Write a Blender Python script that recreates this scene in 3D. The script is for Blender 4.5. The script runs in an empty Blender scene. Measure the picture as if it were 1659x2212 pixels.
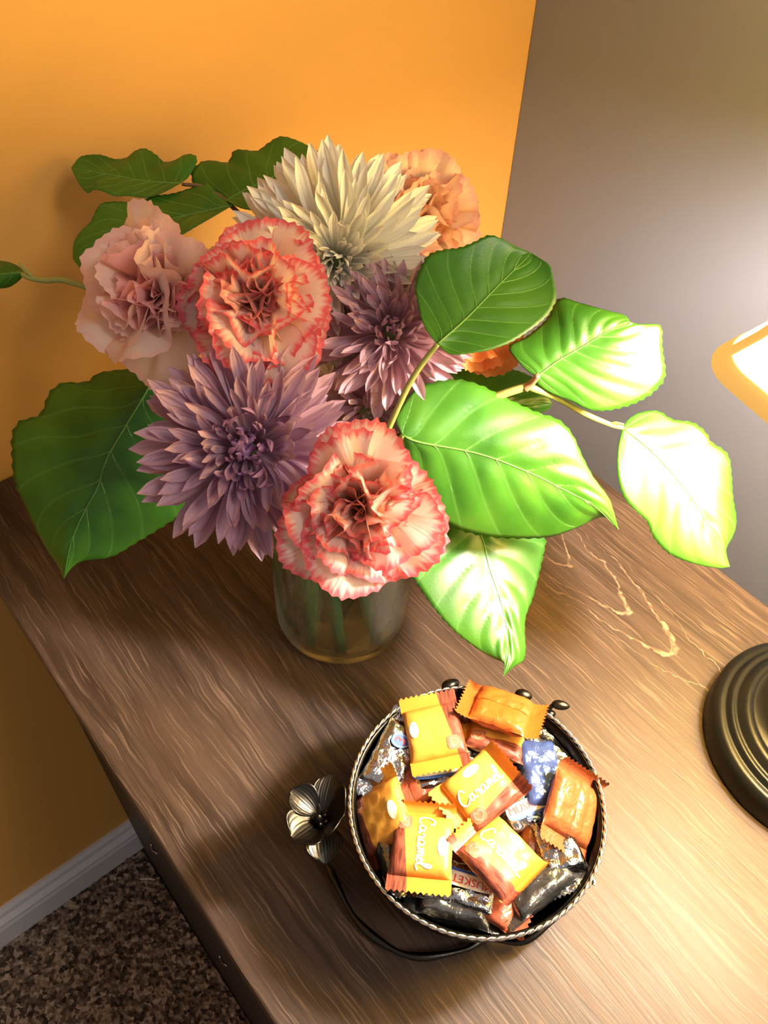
import bpy, bmesh, math, random
from mathutils import Vector, Matrix, noise

random.seed(7)
sc = bpy.context.scene
PI = math.pi
# ---------------------------------------------------------------- camera (frame 1659x2212)
F, CX, CY, H = 1857.0, 829.5, 1106.0, 0.42
RX = Vector((0.774898, -0.463818, 0.429425)); RY = Vector((-0.631344, -0.600867, 0.490270)); RZ = Vector((0.030632, -0.651024, -0.758439))
CAM = Vector((0, 0, H))
def cam_dir(x, y, z):                       # camera axes (right, down, forward) -> world
    v = Vector((x, y, z)); return Vector((RX.dot(v), RY.dot(v), RZ.dot(v)))
def at_z(u, v, z=0.0):
    r = cam_dir(u - CX, v - CY, F); return CAM + r * ((z - H) / r.z)
def at_d(u, v, d):
    return CAM + cam_dir(u - CX, v - CY, F) * (d / F)
cd = bpy.data.cameras.new('camera'); cam = bpy.data.objects.new('camera', cd); sc.collection.objects.link(cam)
cd.sensor_fit = 'HORIZONTAL'; cd.sensor_width = 36; cd.lens = F / 1659 * 36; cd.clip_start = 0.01
r_, u_, b_ = cam_dir(1, 0, 0), cam_dir(0, -1, 0), cam_dir(0, 0, -1)
cam.matrix_world = Matrix(((r_.x, u_.x, b_.x, 0), (r_.y, u_.y, b_.y, 0), (r_.z, u_.z, b_.z, H), (0, 0, 0, 1)))
sc.camera = cam
# ---------------------------------------------------------------- light and exposure
w = bpy.data.worlds.new('world'); sc.world = w; w.use_nodes = True
w.node_tree.nodes['Background'].inputs[0].default_value = (1.0, 0.90, 0.88, 1)
w.node_tree.nodes['Background'].inputs[1].default_value = 0.22
BULB_E, BULB_C = 600.0, (1.0, 0.90, 0.88)
SHADE_E, SHADE_C = 15.0, (1.0, 0.72, 0.20)
al = bpy.data.lights.new('fill_light', 'AREA'); al.energy = 15.0; al.size = 0.6; al.color = (1.0, 0.90, 0.80)  # added soft fill from the camera side to brighten the flowers, no real lamp
alo = bpy.data.objects.new('fill_light', al); sc.collection.objects.link(alo)
alo.location = (0.5, -0.95, 1.35)
alo.rotation_euler = (Vector((0.5, -0.95, 1.35)) - Vector((0.2, 0.3, 0.1))).to_track_quat('Z', 'Y').to_euler()
sc.view_settings.view_transform = 'Standard'; sc.view_settings.look = 'None'
sc.view_settings.gamma = 1; sc.view_settings.use_curve_mapping = False
sc.view_settings.exposure = 0.46
sc.cycles.use_denoising = True
sc.cycles.max_bounces = 10; sc.cycles.transmission_bounces = 10; sc.cycles.transparent_max_bounces = 12
sc.cycles.caustics_refractive = True; sc.cycles.caustics_reflective = False
sc.cycles.sample_clamp_indirect = 4.0

# ---------------------------------------------------------------- helpers
def link(o): sc.collection.objects.link(o); return o
def empty(name, loc, label, cat, group=None):
    o = bpy.data.objects.new(name, None); link(o); o.location = loc
    o.empty_display_size = 0.01
    o['label'] = label; o['category'] = cat
    if group: o['group'] = group
    return o
def tag(o, label=None, cat=None, group=None, kind=None):
    if label: o['label'] = label
    if cat: o['category'] = cat
    if group: o['group'] = group
    if kind: o['kind'] = kind
    return o
def mesh(verts, faces, mats, uvs=None, smooth=True, name='mesh', attr=None):
    me = bpy.data.meshes.new(name); me.from_pydata([tuple(v) for v in verts], [], faces)
    for m in (mats if isinstance(mats, (list, tuple)) else [mats]): me.materials.append(m)
    if uvs:
        l = me.uv_layers.new(name='uv').data
        for p in me.polygons:
            for li in p.loop_indices: l[li].uv = uvs[me.loops[li].vertex_index]
    if smooth: me.polygons.foreach_set('use_smooth', [True] * len(me.polygons))
    me.update(); return me
def world_m(root): return root_m.get(root.name, Matrix.Translation(root.location))
root_m = {}
def part(name, me, parent=None, m=None):
    """link one mesh as one object; m is its world matrix, parents are translation-only empties or meshes with a stored matrix"""
    o = bpy.data.objects.new(name, me); link(o)
    m = m if m is not None else Matrix.Identity(4)
    if parent is not None:
        o.parent = parent; o.matrix_basis = world_m(parent).inverted() @ m
    else: o.matrix_basis = m
    root_m[o.name] = m.copy()
    return o
def catmull(pts, n):
    P = [Vector(p) for p in pts]; P = [P[0] * 2 - P[1]] + P + [P[-1] * 2 - P[-2]]
    out = []
    for i in range(1, len(P) - 2):
        for k in range(n):
            t = k / n
            out.append(0.5 * ((2 * P[i]) + (P[i + 1] - P[i - 1]) * t + (2 * P[i - 1] - 5 * P[i] + 4 * P[i + 1] - P[i + 2]) * t * t
                              + (3 * P[i] - P[i - 1] - 3 * P[i + 1] + P[i + 2]) * t ** 3))
    out.append(P[-2]); return out
def resample(pts, n):
    P = [Vector(p) for p in pts]; L = [0]
    for a, b in zip(P, P[1:]): L.append(L[-1] + (b - a).length)
    out = []; j = 0
    for i in range(n):
        s = L[-1] * i / (n - 1)
        while j < len(L) - 2 and L[j + 1] < s: j += 1
        k = (s - L[j]) / max(1e-9, L[j + 1] - L[j]); out.append(P[j].lerp(P[j + 1], min(1, k)))
    return out
class MB:
    def __init__(s): s.v = []; s.f = []; s.uv = []; s.mi = []
    def tube(s, pts, rad, seg=8, cap=True, closed=False):
        P = [Vector(p) for p in pts]; n = len(P); base = len(s.v)
        up = Vector((0.3, 0.2, 0.93)); prev = None
        for i, p in enumerate(P):
            a = P[(i - 1) % n] if closed or i > 0 else p; b = P[(i + 1) % n] if closed or i < n - 1 else p
            t = (b - a).normalized()
            x = (prev - t * prev.dot(t)) if prev else t.cross(up)
            if x.length < 1e-6: x = t.cross(Vector((1, 0, 0)))
            x.normalize(); prev = x; y = t.cross(x)
            r = rad(i / (n - 1)) if callable(rad) else rad
            for k in range(seg):
                an = 2 * PI * k / seg; s.v.append(p + x * math.cos(an) * r + y * math.sin(an) * r); s.uv.append((k / seg, i / n))
        for i in range(n if closed else n - 1):
            for k in range(seg):
                a = base + i * seg; b = base + ((i + 1) % n) * seg; k2 = (k + 1) % seg
                s.f.append((a + k, a + k2, b + k2, b + k))
        if cap and not closed:
            s.f.append(tuple(base + k for k in reversed(range(seg)))); s.f.append(tuple(base + (n - 1) * seg + k for k in range(seg)))
        return s
    def lathe(s, prof, c=(0, 0, 0), seg=64, close=False):
        base = len(s.v); n = len(prof); c = Vector(c)
        for i, (r, z) in enumerate(prof):
            for k in range(seg):
                a = 2 * PI * k / seg; s.v.append(c + Vector((r * math.cos(a), r * math.sin(a), z))); s.uv.append((k / seg, i / n))
        for i in range(n - 1 + (1 if close else 0)):
            for k in range(seg):
                a = base + i * seg; b = base + ((i + 1) % n) * seg; k2 = (k + 1) % seg
                s.f.append((a + k, a + k2, b + k2, b + k))
        return s
    def box(s, x0, x1, y0, y1, z0, z1):
        b = len(s.v)
        for z in (z0, z1):
            for x, y in ((x0, y0), (x1, y0), (x1, y1), (x0, y1)): s.v.append(Vector((x, y, z))); s.uv.append((x, y))
        s.f += [(b, b + 3, b + 2, b + 1), (b + 4, b + 5, b + 6, b + 7)] + [(b + i, b + (i + 1) % 4, b + 4 + (i + 1) % 4, b + 4 + i) for i in range(4)]
        return s
    def grid(s, fn, nu, nv, uvf=None, close_u=False):
        b = len(s.v)
        for i in range(nu + 1):
            for j in range(nv + 1):
                s.v.append(Vector(fn(i / nu, j / nv))); s.uv.append(uvf(i / nu, j / nv) if uvf else (i / nu, j / nv))
        for i in range(nu):
            for j in range(nv):
                a = b + i * (nv + 1) + j; s.f.append((a, a + nv + 1, a + nv + 2, a + 1))
        return s
    def done(s, mat, name='mesh', smooth=True): return mesh(s.v, s.f, mat, s.uv, smooth, name)
def bevel(me, wd, seg=2, ang=0.6):
    bm = bmesh.new(); bm.from_mesh(me); bmesh.ops.remove_doubles(bm, verts=bm.verts, dist=1e-7)
    ed = [e for e in bm.edges if len(e.link_faces) == 2 and e.calc_face_angle() > ang]
    bmesh.ops.bevel(bm, geom=ed, offset=wd, segments=seg, affect='EDGES', profile=0.5); bm.to_mesh(me); bm.free()
    for p in me.polygons: p.use_smooth = False
    return me

# ---------------------------------------------------------------- materials
class NT:
    def __init__(s, name):
        s.m = bpy.data.materials.new(name); s.m.use_nodes = True; s.t = s.m.node_tree
        s.t.nodes.clear(); s.out = s.t.nodes.new('ShaderNodeOutputMaterial')
    def n(s, ty, ins=None, **kw):
        nd = s.t.nodes.new('ShaderNode' + ty)
        for k, v in kw.items(): setattr(nd, k, v)
        for k, v in (ins or {}).items():
            if hasattr(v, 'links') or isinstance(v, bpy.types.NodeSocket): s.t.links.new(v, nd.inputs[k])
            else: nd.inputs[k].default_value = v
        return nd
    def math(s, op, a, b=0.0, c=0.0):
        nd = s.n('Math', {0: a, 1: b, 2: c}, operation=op); return nd.outputs[0]
    def ramp(s, fac, stops, interp='LINEAR'):
        nd = s.n('ValToRGB', {0: fac}); cr = nd.color_ramp; cr.interpolation = interp
        while len(cr.elements) < len(stops): cr.elements.new(0.5)
        for e, (p, c) in zip(cr.elements, stops): e.position = p; e.color = (*c, 1) if len(c) == 3 else c
        return nd.outputs[0]
    def mix(s, fac, a, b, blend='MIX'):
        nd = s.n('Mix', data_type='RGBA', blend_type=blend)
        for k, v in ((0, fac), (6, a), (7, b)):
            if isinstance(v, bpy.types.NodeSocket): s.t.links.new(v, nd.inputs[k])
            else: nd.inputs[k].default_value = (v if k == 0 else ((*v, 1) if len(v) == 3 else v))
        return nd.outputs[2]
    def bump(s, h, st=0.3, dist=0.001): return s.n('Bump', {'Height': h, 'Strength': st, 'Distance': dist}).outputs[0]
    def pri(s, **kw):
        names = {'col': 'Base Color', 'rough': 'Roughness', 'metal': 'Metallic', 'spec': 'Specular IOR Level', 'normal': 'Normal', 'trans': 'Transmission Weight',
                 'ior': 'IOR', 'coat': 'Coat Weight', 'sheen': 'Sheen Weight', 'sss': 'Subsurface Weight'}
        ins = {}
        for k, v in kw.items():
            if k == 'col' and not isinstance(v, bpy.types.NodeSocket): v = (*v, 1)
            ins[names[k]] = v
        return s.n('BsdfPrincipled', ins).outputs[0]
    def end(s, sh): s.t.links.new(sh, s.out.inputs[0]); return s.m
def simple(name, col, rough=0.5, metal=0.0, spec=0.5, **kw):
    t = NT(name); return t.end(t.pri(col=col, rough=rough, metal=metal, spec=spec, **kw))
def objc(t): return t.n('TexCoord').outputs['Object']
def uvc(t): return t.n('TexCoord').outputs['UV']
def sep(t, v):
    nd = t.n('SeparateXYZ', {0: v}); return nd.outputs

def wall_mat(name, col):
    t = NT(name); nz = t.n('TexNoise', {'Vector': objc(t), 'Scale': 260.0, 'Detail': 4.0})
    nz2 = t.n('TexNoise', {'Vector': objc(t), 'Scale': 4.0})
    c = t.mix(nz2.outputs[0], tuple(x * 0.96 for x in col), tuple(min(1, x * 1.04) for x in col))
    return t.end(t.pri(col=c, rough=0.55, spec=0.3, normal=t.bump(nz.outputs[0], 0.12, 0.0006)))
M_ORANGE = wall_mat('orange_wall_paint', (0.80, 0.40, 0.085))
M_GREY = wall_mat('blue_grey_wall_paint', (0.225, 0.238, 0.29))
M_TRIM = simple('white_trim_paint', (0.74, 0.72, 0.72), 0.35)

def wood_mat():
    t = NT('walnut_wood'); o = objc(t)
    warp = t.n('TexNoise', {'Vector': t.n('Mapping', {'Vector': o, 'Scale': (9, 5, 5)}).outputs[0], 'Scale': 1.0, 'Detail': 3.0})
    off = t.n('VectorMath', {0: warp.outputs[1], 1: (0.5, 0.5, 0.5)}, operation='SUBTRACT').outputs[0]
    off = t.n('VectorMath', {0: off, 1: (0.022, 0.0, 0.0)}, operation='MULTIPLY').outputs[0]
    w2 = t.n('TexNoise', {'Vector': t.n('Mapping', {'Vector': o, 'Scale': (90, 55, 50)}).outputs[0], 'Scale': 1.0, 'Detail': 2.0}).outputs[1]
    w2 = t.n('VectorMath', {0: t.n('VectorMath', {0: w2, 1: (0.5, 0.5, 0.5)}, operation='SUBTRACT').outputs[0], 1: (0.0026, 0.0, 0.0)}, operation='MULTIPLY').outputs[0]
    p = t.n('VectorMath', {0: t.n('VectorMath', {0: o, 1: off}, operation='ADD').outputs[0], 1: w2}, operation='ADD').outputs[0]
    def streak(sx, sy, det=4.0, dis=0.0):
        return t.n('TexNoise', {'Vector': t.n('Mapping', {'Vector': p, 'Scale': (sx, sy, sx)}).outputs[0], 'Scale': 1.0, 'Detail': det, 'Roughness': 0.6, 'Distortion': dis}).outputs[0]
    broad = streak(20, 3.5, 3); mid = streak(150, 8, 4, .6); fine = streak(620, 18, 3, .2)
    col = t.ramp(broad, [(0.25, (0.016, 0.009, 0.005)), (0.5, (0.034, 0.019, 0.011)), (0.75, (0.070, 0.042, 0.025))])
    col = t.mix(t.ramp(mid, [(0.38, (0, 0, 0)), (0.72, (1, 1, 1))]), col, (0.082, 0.050, 0.031))
    dark = t.ramp(fine, [(0.30, (1, 1, 1)), (0.46, (0, 0, 0))])
    col = t.mix(t.math('MULTIPLY', dark, 0.55), col, (0.03, 0.017, 0.01))
    light = t.ramp(streak(950, 20, 2, .2), [(0.57, (0, 0, 0)), (0.64, (1, 1, 1))])
    col = t.mix(t.math('MULTIPLY', light, 0.36), col, (0.26, 0.178, 0.115))
    # cathedral figure: cream parabolic growth lines opening away from the front
    s = sep(t, o); wob = t.n('TexNoise', {'Vector': o, 'Scale': 38.0, 'Detail': 3.0}).outputs[0]
    wob2 = t.n('TexNoise', {'Vector': o, 'Scale': 170.0, 'Detail': 2.0}).outputs[0]
    dx = t.math('ADD', t.math('SUBTRACT', s[0], 0.303), t.math('MULTIPLY', t.math('SUBTRACT', wob, 0.5), 0.016))
    k = t.math('MULTIPLY', t.math('MULTIPLY', dx, dx), 150.0)
    q = t.math('SUBTRACT', s[1], k); q = t.math('ADD', q, t.math('MULTIPLY', t.math('SUBTRACT', wob2, 0.5), 0.012))
    def line(y0, wd):
        return t.math('SUBTRACT', 1.0, t.n('MapRange', {0: t.math('ABSOLUTE', t.math('SUBTRACT', q, y0)), 1: wd * 0.3, 2: wd, 3: 0.0, 4: 1.0}).outputs[0])
    ln = line(0.088, 0.0035)
    for y0, wd in ((0.123, 0.0028), (0.168, 0.0018), (0.055, 0.0012), (0.200, 0.0014)): ln = t.math('MAXIMUM', ln, line(y0, wd))
    near = t.n('MapRange', {0: t.math('ABSOLUTE', dx), 1: 0.012, 2: 0.034, 3: 1.0, 4: 0.0}).outputs[0]
    col = t.mix(t.math('MULTIPLY', t.math('MULTIPLY', ln, near), t.n('MapRange', {0: wob2, 1: 0.40, 2: 0.55, 3: 0.2, 4: 0.8}).outputs[0]), col, (0.36, 0.24, 0.14))
    kn = t.n('VectorMath', {0: s_vec(t, s, 0.29, 0.16), 1: (1, 0.7, 0)}, operation='MULTIPLY').outputs[0]
    kd = t.n('VectorMath', {0: kn}, operation='LENGTH').outputs['Value']
    knf = t.n('MapRange', {0: t.math('ADD', kd, t.math('MULTIPLY', wob, 0.01)), 1: 0.008, 2: 0.022, 3: 0.6, 4: 0.0}).outputs[0]
    col = t.mix(knf, col, (0.06, 0.035, 0.025))
    h = t.math('ADD', t.math('MULTIPLY', fine, 1.0), t.math('MULTIPLY', mid, 0.7))
    rough = t.n('MapRange', {0: mid, 1: 0.3, 2: 0.7, 3: 0.46, 4: 0.58}).outputs[0]
    return t.end(t.pri(col=col, rough=rough, spec=0.42, normal=t.bump(h, 0.35, 0.0005)))
def s_vec(t, s, x, y):
    return t.n('CombineXYZ', {0: t.math('SUBTRACT', s[0], x), 1: t.math('SUBTRACT', s[1], y), 2: 0.0}).outputs[0]
M_WOOD = wood_mat()
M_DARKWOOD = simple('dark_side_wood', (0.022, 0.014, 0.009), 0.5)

def carpet_mat():
    t = NT('speckled_carpet'); o = objc(t)
    v = t.n('TexVoronoi', {'Vector': o, 'Scale': 210.0, 'Randomness': 1.0}); n1 = t.n('TexNoise', {'Vector': o, 'Scale': 120.0, 'Detail': 5.0, 'Roughness': 0.7})
    s = sep(t, v.outputs['Color']); f = t.math('ADD', t.math('MULTIPLY', s[0], 0.45), t.math('MULTIPLY', n1.outputs[0], 0.55))
    c = t.ramp(f, [(0.28, (0.05, 0.032, 0.022)), (0.5, (0.20, 0.14, 0.095)), (0.72, (0.50, 0.38, 0.28))])
    return t.end(t.pri(col=c, rough=0.95, spec=0.1, sheen=0.2))
M_CARPET = carpet_mat()

def leaf_mat():
    t = NT('salal_leaf'); o = objc(t); uv = uvc(t)
    nz = t.n('TexNoise', {'Vector': o, 'Scale': 40.0, 'Detail': 3.0}).outputs[0]
    fi = t.n('TexVoronoi', {'Vector': o, 'Scale': 700.0}, feature='DISTANCE_TO_EDGE').outputs[0]
    s = sep(t, uv)
    a = t.math('ABSOLUTE', s[1]); ph = t.math('SUBTRACT', s[0], t.math('MULTIPLY', t.math('POWER', a, 0.85), 0.30))
    fr = t.math('FRACT', t.math('DIVIDE', ph, 0.135)); d = t.math('MINIMUM', fr, t.math('SUBTRACT', 1.0, fr))
    vein = t.n('MapRange', {0: d, 1: 0.0, 2: 0.07, 3: 1.0, 4: 0.0}).outputs[0]
    col = t.ramp(nz, [(0.3, (0.030, 0.125, 0.008)), (0.55, (0.055, 0.19, 0.012)), (0.8, (0.085, 0.235, 0.018))])
    col = t.mix(t.math('MULTIPLY', vein, 0.45), col, (0.13, 0.32, 0.05))
    bp = t.bump(fi, 0.12, 0.0003)
    p = t.pri(col=col, rough=0.34, spec=0.5, normal=bp)
    tr = t.n('BsdfTranslucent', {'Color': t.mix(0.5, col, (0.22, 0.50, 0.01)), 'Normal': bp}).outputs[0]
    return t.end(t.n('MixShader', {0: 0.30, 1: p, 2: tr}).outputs[0])
M_LEAF = leaf_mat()
M_VEIN = simple('leaf_vein', (0.11, 0.27, 0.04), 0.45)
M_TWIG = simple('green_twig', (0.30, 0.33, 0.08), 0.5)
M_NODE = simple('reddish_twig', (0.36, 0.16, 0.07), 0.5)
M_BROWNTWIG = simple('brown_twig', (0.16, 0.10, 0.05), 0.6)
M_STEM = simple('flower_stem', (0.16, 0.31, 0.10), 0.45)
M_CALYX = simple('calyx_green', (0.17, 0.30, 0.10), 0.5)

def petal_shader(t, col, transl=0.35, rough=0.6, bump=None):
    ins = dict(col=col, rough=rough, spec=0.2)
    if bump is not None: ins['normal'] = bump
    p = t.pri(**ins)
    tr = t.n('BsdfTranslucent', {'Color': col}).outputs[0]
    return t.end(t.n('MixShader', {0: transl, 1: p, 2: tr}).outputs[0])
def picotee(name, base, warm, edge, width=0.16, streaks=0.5):
    """carnation petal: uv.x across -1..1, uv.y base 0 .. rim 1"""
    t = NT(name); s = sep(t, uvc(t))
    st = t.n('TexNoise', {'Vector': t.n('CombineXYZ', {0: t.math('MULTIPLY', s[0], 14.0), 1: t.math('MULTIPLY', s[1], 1.6), 2: t.n('ObjectInfo').outputs['Random']}).outputs[0], 'Scale': 1.6, 'Detail': 3.0}).outputs[0]
    e = t.math('ADD', s[1], t.math('MULTIPLY', t.math('SUBTRACT', st, 0.5), 0.22))
    rim = t.n('MapRange', {0: e, 1: 1.0 - width - 0.05, 2: 1.0 - width + 0.03, 3: 0.0, 4: 1.0}).outputs[0]
    side = t.n('MapRange', {0: t.math('ADD', t.math('ABSOLUTE', s[0]), t.math('MULTIPLY', t.math('SUBTRACT', st, 0.5), 0.3)), 1: 0.86, 2: 1.0, 3: 0.0, 4: 1.0}).outputs[0]
    rim = t.math('MAXIMUM', rim, t.math('MULTIPLY', side, t.math('GREATER_THAN', s[1], 0.45)))
    st2 = t.n('TexNoise', {'Vector': t.n('CombineXYZ', {0: t.math('MULTIPLY', s[0], 30.0), 1: t.math('MULTIPLY', s[1], 2.5), 2: 3.3}).outputs[0], 'Scale': 1.0, 'Detail': 1.0}).outputs[0]
    dash = t.math('MULTIPLY', t.n('MapRange', {0: st2, 1: 0.64, 2: 0.70, 3: 0.0, 4: streaks}).outputs[0], t.math('GREATER_THAN', s[1], 0.5))
    c = t.mix(t.math('POWER', s[1], 1.0), warm, base)
    c = t.mix(t.math('MAXIMUM', rim, dash), c, edge)
    bp = t.bump(t.n('TexNoise', {'Vector': t.n('CombineXYZ', {0: t.math('MULTIPLY', s[0], 26.0), 1: s[1], 2: 0.0}).outputs[0], 'Scale': 1.2}).outputs[0], 0.25, 0.0006)
    return petal_shader(t, c, 0.5, 0.6, bp)
M_PICOTEE = picotee('coral_edged_petal', (0.93, 0.78, 0.73), (0.92, 0.82, 0.56), (0.86, 0.18, 0.21), 0.055)
M_PICOTEE_IN = picotee('coral_inner_petal', (0.93, 0.70, 0.63), (0.92, 0.76, 0.54), (0.90, 0.36, 0.32), 0.07, 0.5)
M_PALE = picotee('pale_pink_petal', (0.91, 0.75, 0.70), (0.92, 0.77, 0.55), (0.91, 0.66, 0.62), 0.06, 0.0)
M_PINK = picotee('blush_pink_petal', (0.92, 0.52, 0.51), (0.92, 0.68, 0.54), (0.92, 0.56, 0.54), 0.10, 0.1)
M_PEACH = picotee('peach_cream_petal', (0.92, 0.72, 0.54), (0.92, 0.74, 0.44), (0.90, 0.55, 0.46), 0.05, 0.2)
M_ORANGEP = picotee('orange_petal', (0.90, 0.40, 0.15), (0.88, 0.50, 0.16), (0.88, 0.33, 0.10), 0.10, 0.0)
def ray_mat(name, front, tip, back, base):
    t = NT(name); s = sep(t, uvc(t))
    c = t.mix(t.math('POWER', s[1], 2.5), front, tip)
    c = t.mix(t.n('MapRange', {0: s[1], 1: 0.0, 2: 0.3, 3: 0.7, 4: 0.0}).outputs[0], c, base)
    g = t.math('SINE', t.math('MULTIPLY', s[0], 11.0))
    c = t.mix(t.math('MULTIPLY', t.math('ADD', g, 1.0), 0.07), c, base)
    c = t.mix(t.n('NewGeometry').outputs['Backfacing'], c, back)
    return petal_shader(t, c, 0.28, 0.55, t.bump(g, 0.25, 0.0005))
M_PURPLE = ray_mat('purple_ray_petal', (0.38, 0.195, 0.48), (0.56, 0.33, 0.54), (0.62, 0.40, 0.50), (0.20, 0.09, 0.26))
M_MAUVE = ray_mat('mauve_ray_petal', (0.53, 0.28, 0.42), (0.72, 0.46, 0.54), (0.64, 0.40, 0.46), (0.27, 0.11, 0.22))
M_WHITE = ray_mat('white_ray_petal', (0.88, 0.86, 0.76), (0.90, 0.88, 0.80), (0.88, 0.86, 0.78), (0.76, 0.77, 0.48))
def stem_glass(name, rough, ior, col, tmix):
    t = NT(name); g = t.n('BsdfGlass', {'Color': (*col, 1), 'Roughness': rough, 'IOR': ior}).outputs[0]
    tr = t.n('BsdfTransparent', {'Color': (*col, 1)}).outputs[0]
    return t.end(t.n('MixShader', {0: tmix, 1: g, 2: tr}).outputs[0])
M_GLASS = stem_glass('clear_glass', 0.0, 1.45, (0.985, 1.0, 0.98), 0.30)
M_WATER = stem_glass('water', 0.0, 1.33, (0.975, 0.985, 0.93), 0.72)

def metal_mat(name, col, rough, ridg=0.0):
    t = NT(name); n1 = t.n('TexNoise', {'Vector': objc(t), 'Scale': 300.0, 'Detail': 3.0}).outputs[0]
    return t.end(t.pri(col=col, rough=rough, metal=1.0, normal=t.bump(n1, 0.25 + ridg, 0.0005)))
M_BLACKMETAL = metal_mat('blackened_metal', (0.055, 0.050, 0.042), 0.33)
M_BODY = metal_mat('polished_black_bowl', (0.022, 0.021, 0.019), 0.30)
M_SILVER = metal_mat('silver_rope', (0.80, 0.78, 0.72), 0.22)
t = NT('satin_black_lamp'); M_LAMP = t.end(t.pri(col=(0.005, 0.005, 0.005), rough=0.30, spec=0.18))
def shade_mat():
    t = NT('lamp_shade_fabric'); n1 = t.n('TexNoise', {'Vector': objc(t), 'Scale': 60.0, 'Detail': 4.0}).outputs[0]
    c = t.mix(n1, (0.72, 0.54, 0.12), (0.82, 0.62, 0.16))
    d = t.n('BsdfDiffuse', {'Color': c}).outputs[0]; tr = t.n('BsdfTranslucent', {'Color': c}).outputs[0]
    mx = t.n('MixShader', {0: 0.04, 1: d, 2: tr}).outputs[0]
    em = t.n('Emission', {'Color': (*SHADE_C, 1), 'Strength': SHADE_E}).outputs[0]
    return t.end(t.n('AddShader', {0: mx, 1: em}).outputs[0])
M_SHADE = shade_mat()
t = NT('shade_trim_fabric'); M_HEM = t.end(t.n('AddShader', {0: t.pri(col=(0.62, 0.42, 0.15), rough=0.7), 1: t.n('Emission', {'Color': (1.0, 0.56, 0.13, 1), 'Strength': 0.5}).outputs[0]}).outputs[0])
t = NT('lit_bulb'); M_BULB = t.end(t.n('Emission', {'Color': (*BULB_C, 1), 'Strength': BULB_E}).outputs[0])

def wrap_mat():
    t = NT('caramel_wrapper'); s = sep(t, uvc(t))
    edge = t.math('SUBTRACT', t.math('ADD', s[1], 0.55), t.math('MULTIPLY', s[0], 0.14))
    f = t.math('LESS_THAN', edge, 0.0)
    wv = t.n('TexNoise', {'Vector': t.n('CombineXYZ', {0: t.math('MULTIPLY', s[0], 0.8), 1: t.math('MULTIPLY', s[1], 6.0), 2: 0.0}).outputs[0], 'Scale': 1.3, 'Detail': 2.0}).outputs[0]
    br = t.ramp(wv, [(0.35, (0.10, 0.025, 0.015)), (0.5, (0.32, 0.085, 0.045)), (0.62, (0.14, 0.035, 0.02)), (0.75, (0.42, 0.13, 0.07))])
    yl = t.ramp(t.math('MULTIPLY_ADD', s[0], 0.5, 0.5), [(0.0, (0.66, 0.27, 0.03)), (0.35, (0.76, 0.38, 0.06)), (0.7, (0.76, 0.38, 0.06)), (1.0, (0.64, 0.25, 0.03))])
    c = t.mix(f, yl, br)
    cr = t.n('TexNoise', {'Vector': objc(t), 'Scale': 190.0, 'Detail': 3.0}).outputs[0]
    return t.end(t.pri(col=c, rough=0.42, spec=0.4, normal=t.bump(cr, 0.3, 0.0012)))
M_WRAP = wrap_mat()
def plain_wrap(name, col, rough=0.3, metal=0.0, sc_=190.0):
    t = NT(name); cr = t.n('TexNoise', {'Vector': objc(t), 'Scale': sc_, 'Detail': 4.0, 'Distortion': 0.6}).outputs[0]
    return t.end(t.pri(col=col, rough=rough, metal=metal, spec=0.6, normal=t.bump(cr, 0.55, 0.002)))
M_WRAPBACK = plain_wrap('orange_wrapper_back', (0.52, 0.105, 0.012))
M_WRAPBROWN = plain_wrap('brown_wrapper', (0.36, 0.085, 0.04))
M_FOIL = plain_wrap('silver_foil', (0.66, 0.66, 0.66), 0.16, 1.0, 260.0)
M_DARKFOIL = plain_wrap('dark_foil', (0.24, 0.24, 0.23), 0.18, 0.9, 150.0)
M_BLUEFOIL = plain_wrap('blue_foil', (0.10, 0.16, 0.42), 0.2, 0.6, 200.0)
M_INK_W = simple('white_print', (0.92, 0.86, 0.66), 0.35)
M_INK_SH = simple('brown_print', (0.60, 0.24, 0.03), 0.4)
M_INK_R = simple('red_print', (0.72, 0.06, 0.04), 0.35)
M_INK_B = simple('blue_print', (0.05, 0.13, 0.50), 0.35)
M_CHOC = simple('chocolate_print', (0.45, 0.17, 0.09), 0.4)
M_CHOCLINE = simple('chocolate_line_print', (0.78, 0.46, 0.28), 0.4)

# ---------------------------------------------------------------- setting
TX0, TX1, WY, WX, FZ = 0.0198, 0.373, 0.4462, 0.5106, -0.604
def plane_grid(x0, x1, y0, y1, z, n, m, fn=None):
    return MB().grid(lambda a, b: (x0 + (x1 - x0) * a, y0 + (y1 - y0) * b, z + (fn(x0 + (x1 - x0) * a, y0 + (y1 - y0) * b) if fn else 0)), n, m)
tag(part('wall_back', bevel(MB().box(-1.3, WX + 0.1, WY, WY + 0.1, FZ, 1.7).done(M_ORANGE), 0.001)), 'orange painted wall behind the flowers', kind='structure')
tag(part('wall_right', bevel(MB().box(WX, WX + 0.1, -1.2, WY, FZ, 1.7).done(M_GREY), 0.001)), 'blue grey painted wall behind the lamp', kind='structure')
def pile(x, y): return 0.006 * (noise.noise(Vector((x * 160, y * 160, 0))) * 0.6 + noise.noise(Vector((x * 420, y * 420, 3))) * 0.6)
fl = part('floor', MB().box(-1.3, WX, -1.2, WY, FZ - 0.05, FZ - 0.004).done(simple('carpet_backing', (0.08, 0.055, 0.04), 0.9), smooth=False)); tag(fl, 'brown floor under the carpet', kind='structure')
cp = part('carpet_pile', plane_grid(-0.55, 0.0290, -0.05, WY - 0.012, FZ, 420, 320, pile).done(M_CARPET)); tag(cp, 'speckled brown and beige carpet pile beside the table', 'carpet', kind='stuff')
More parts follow.
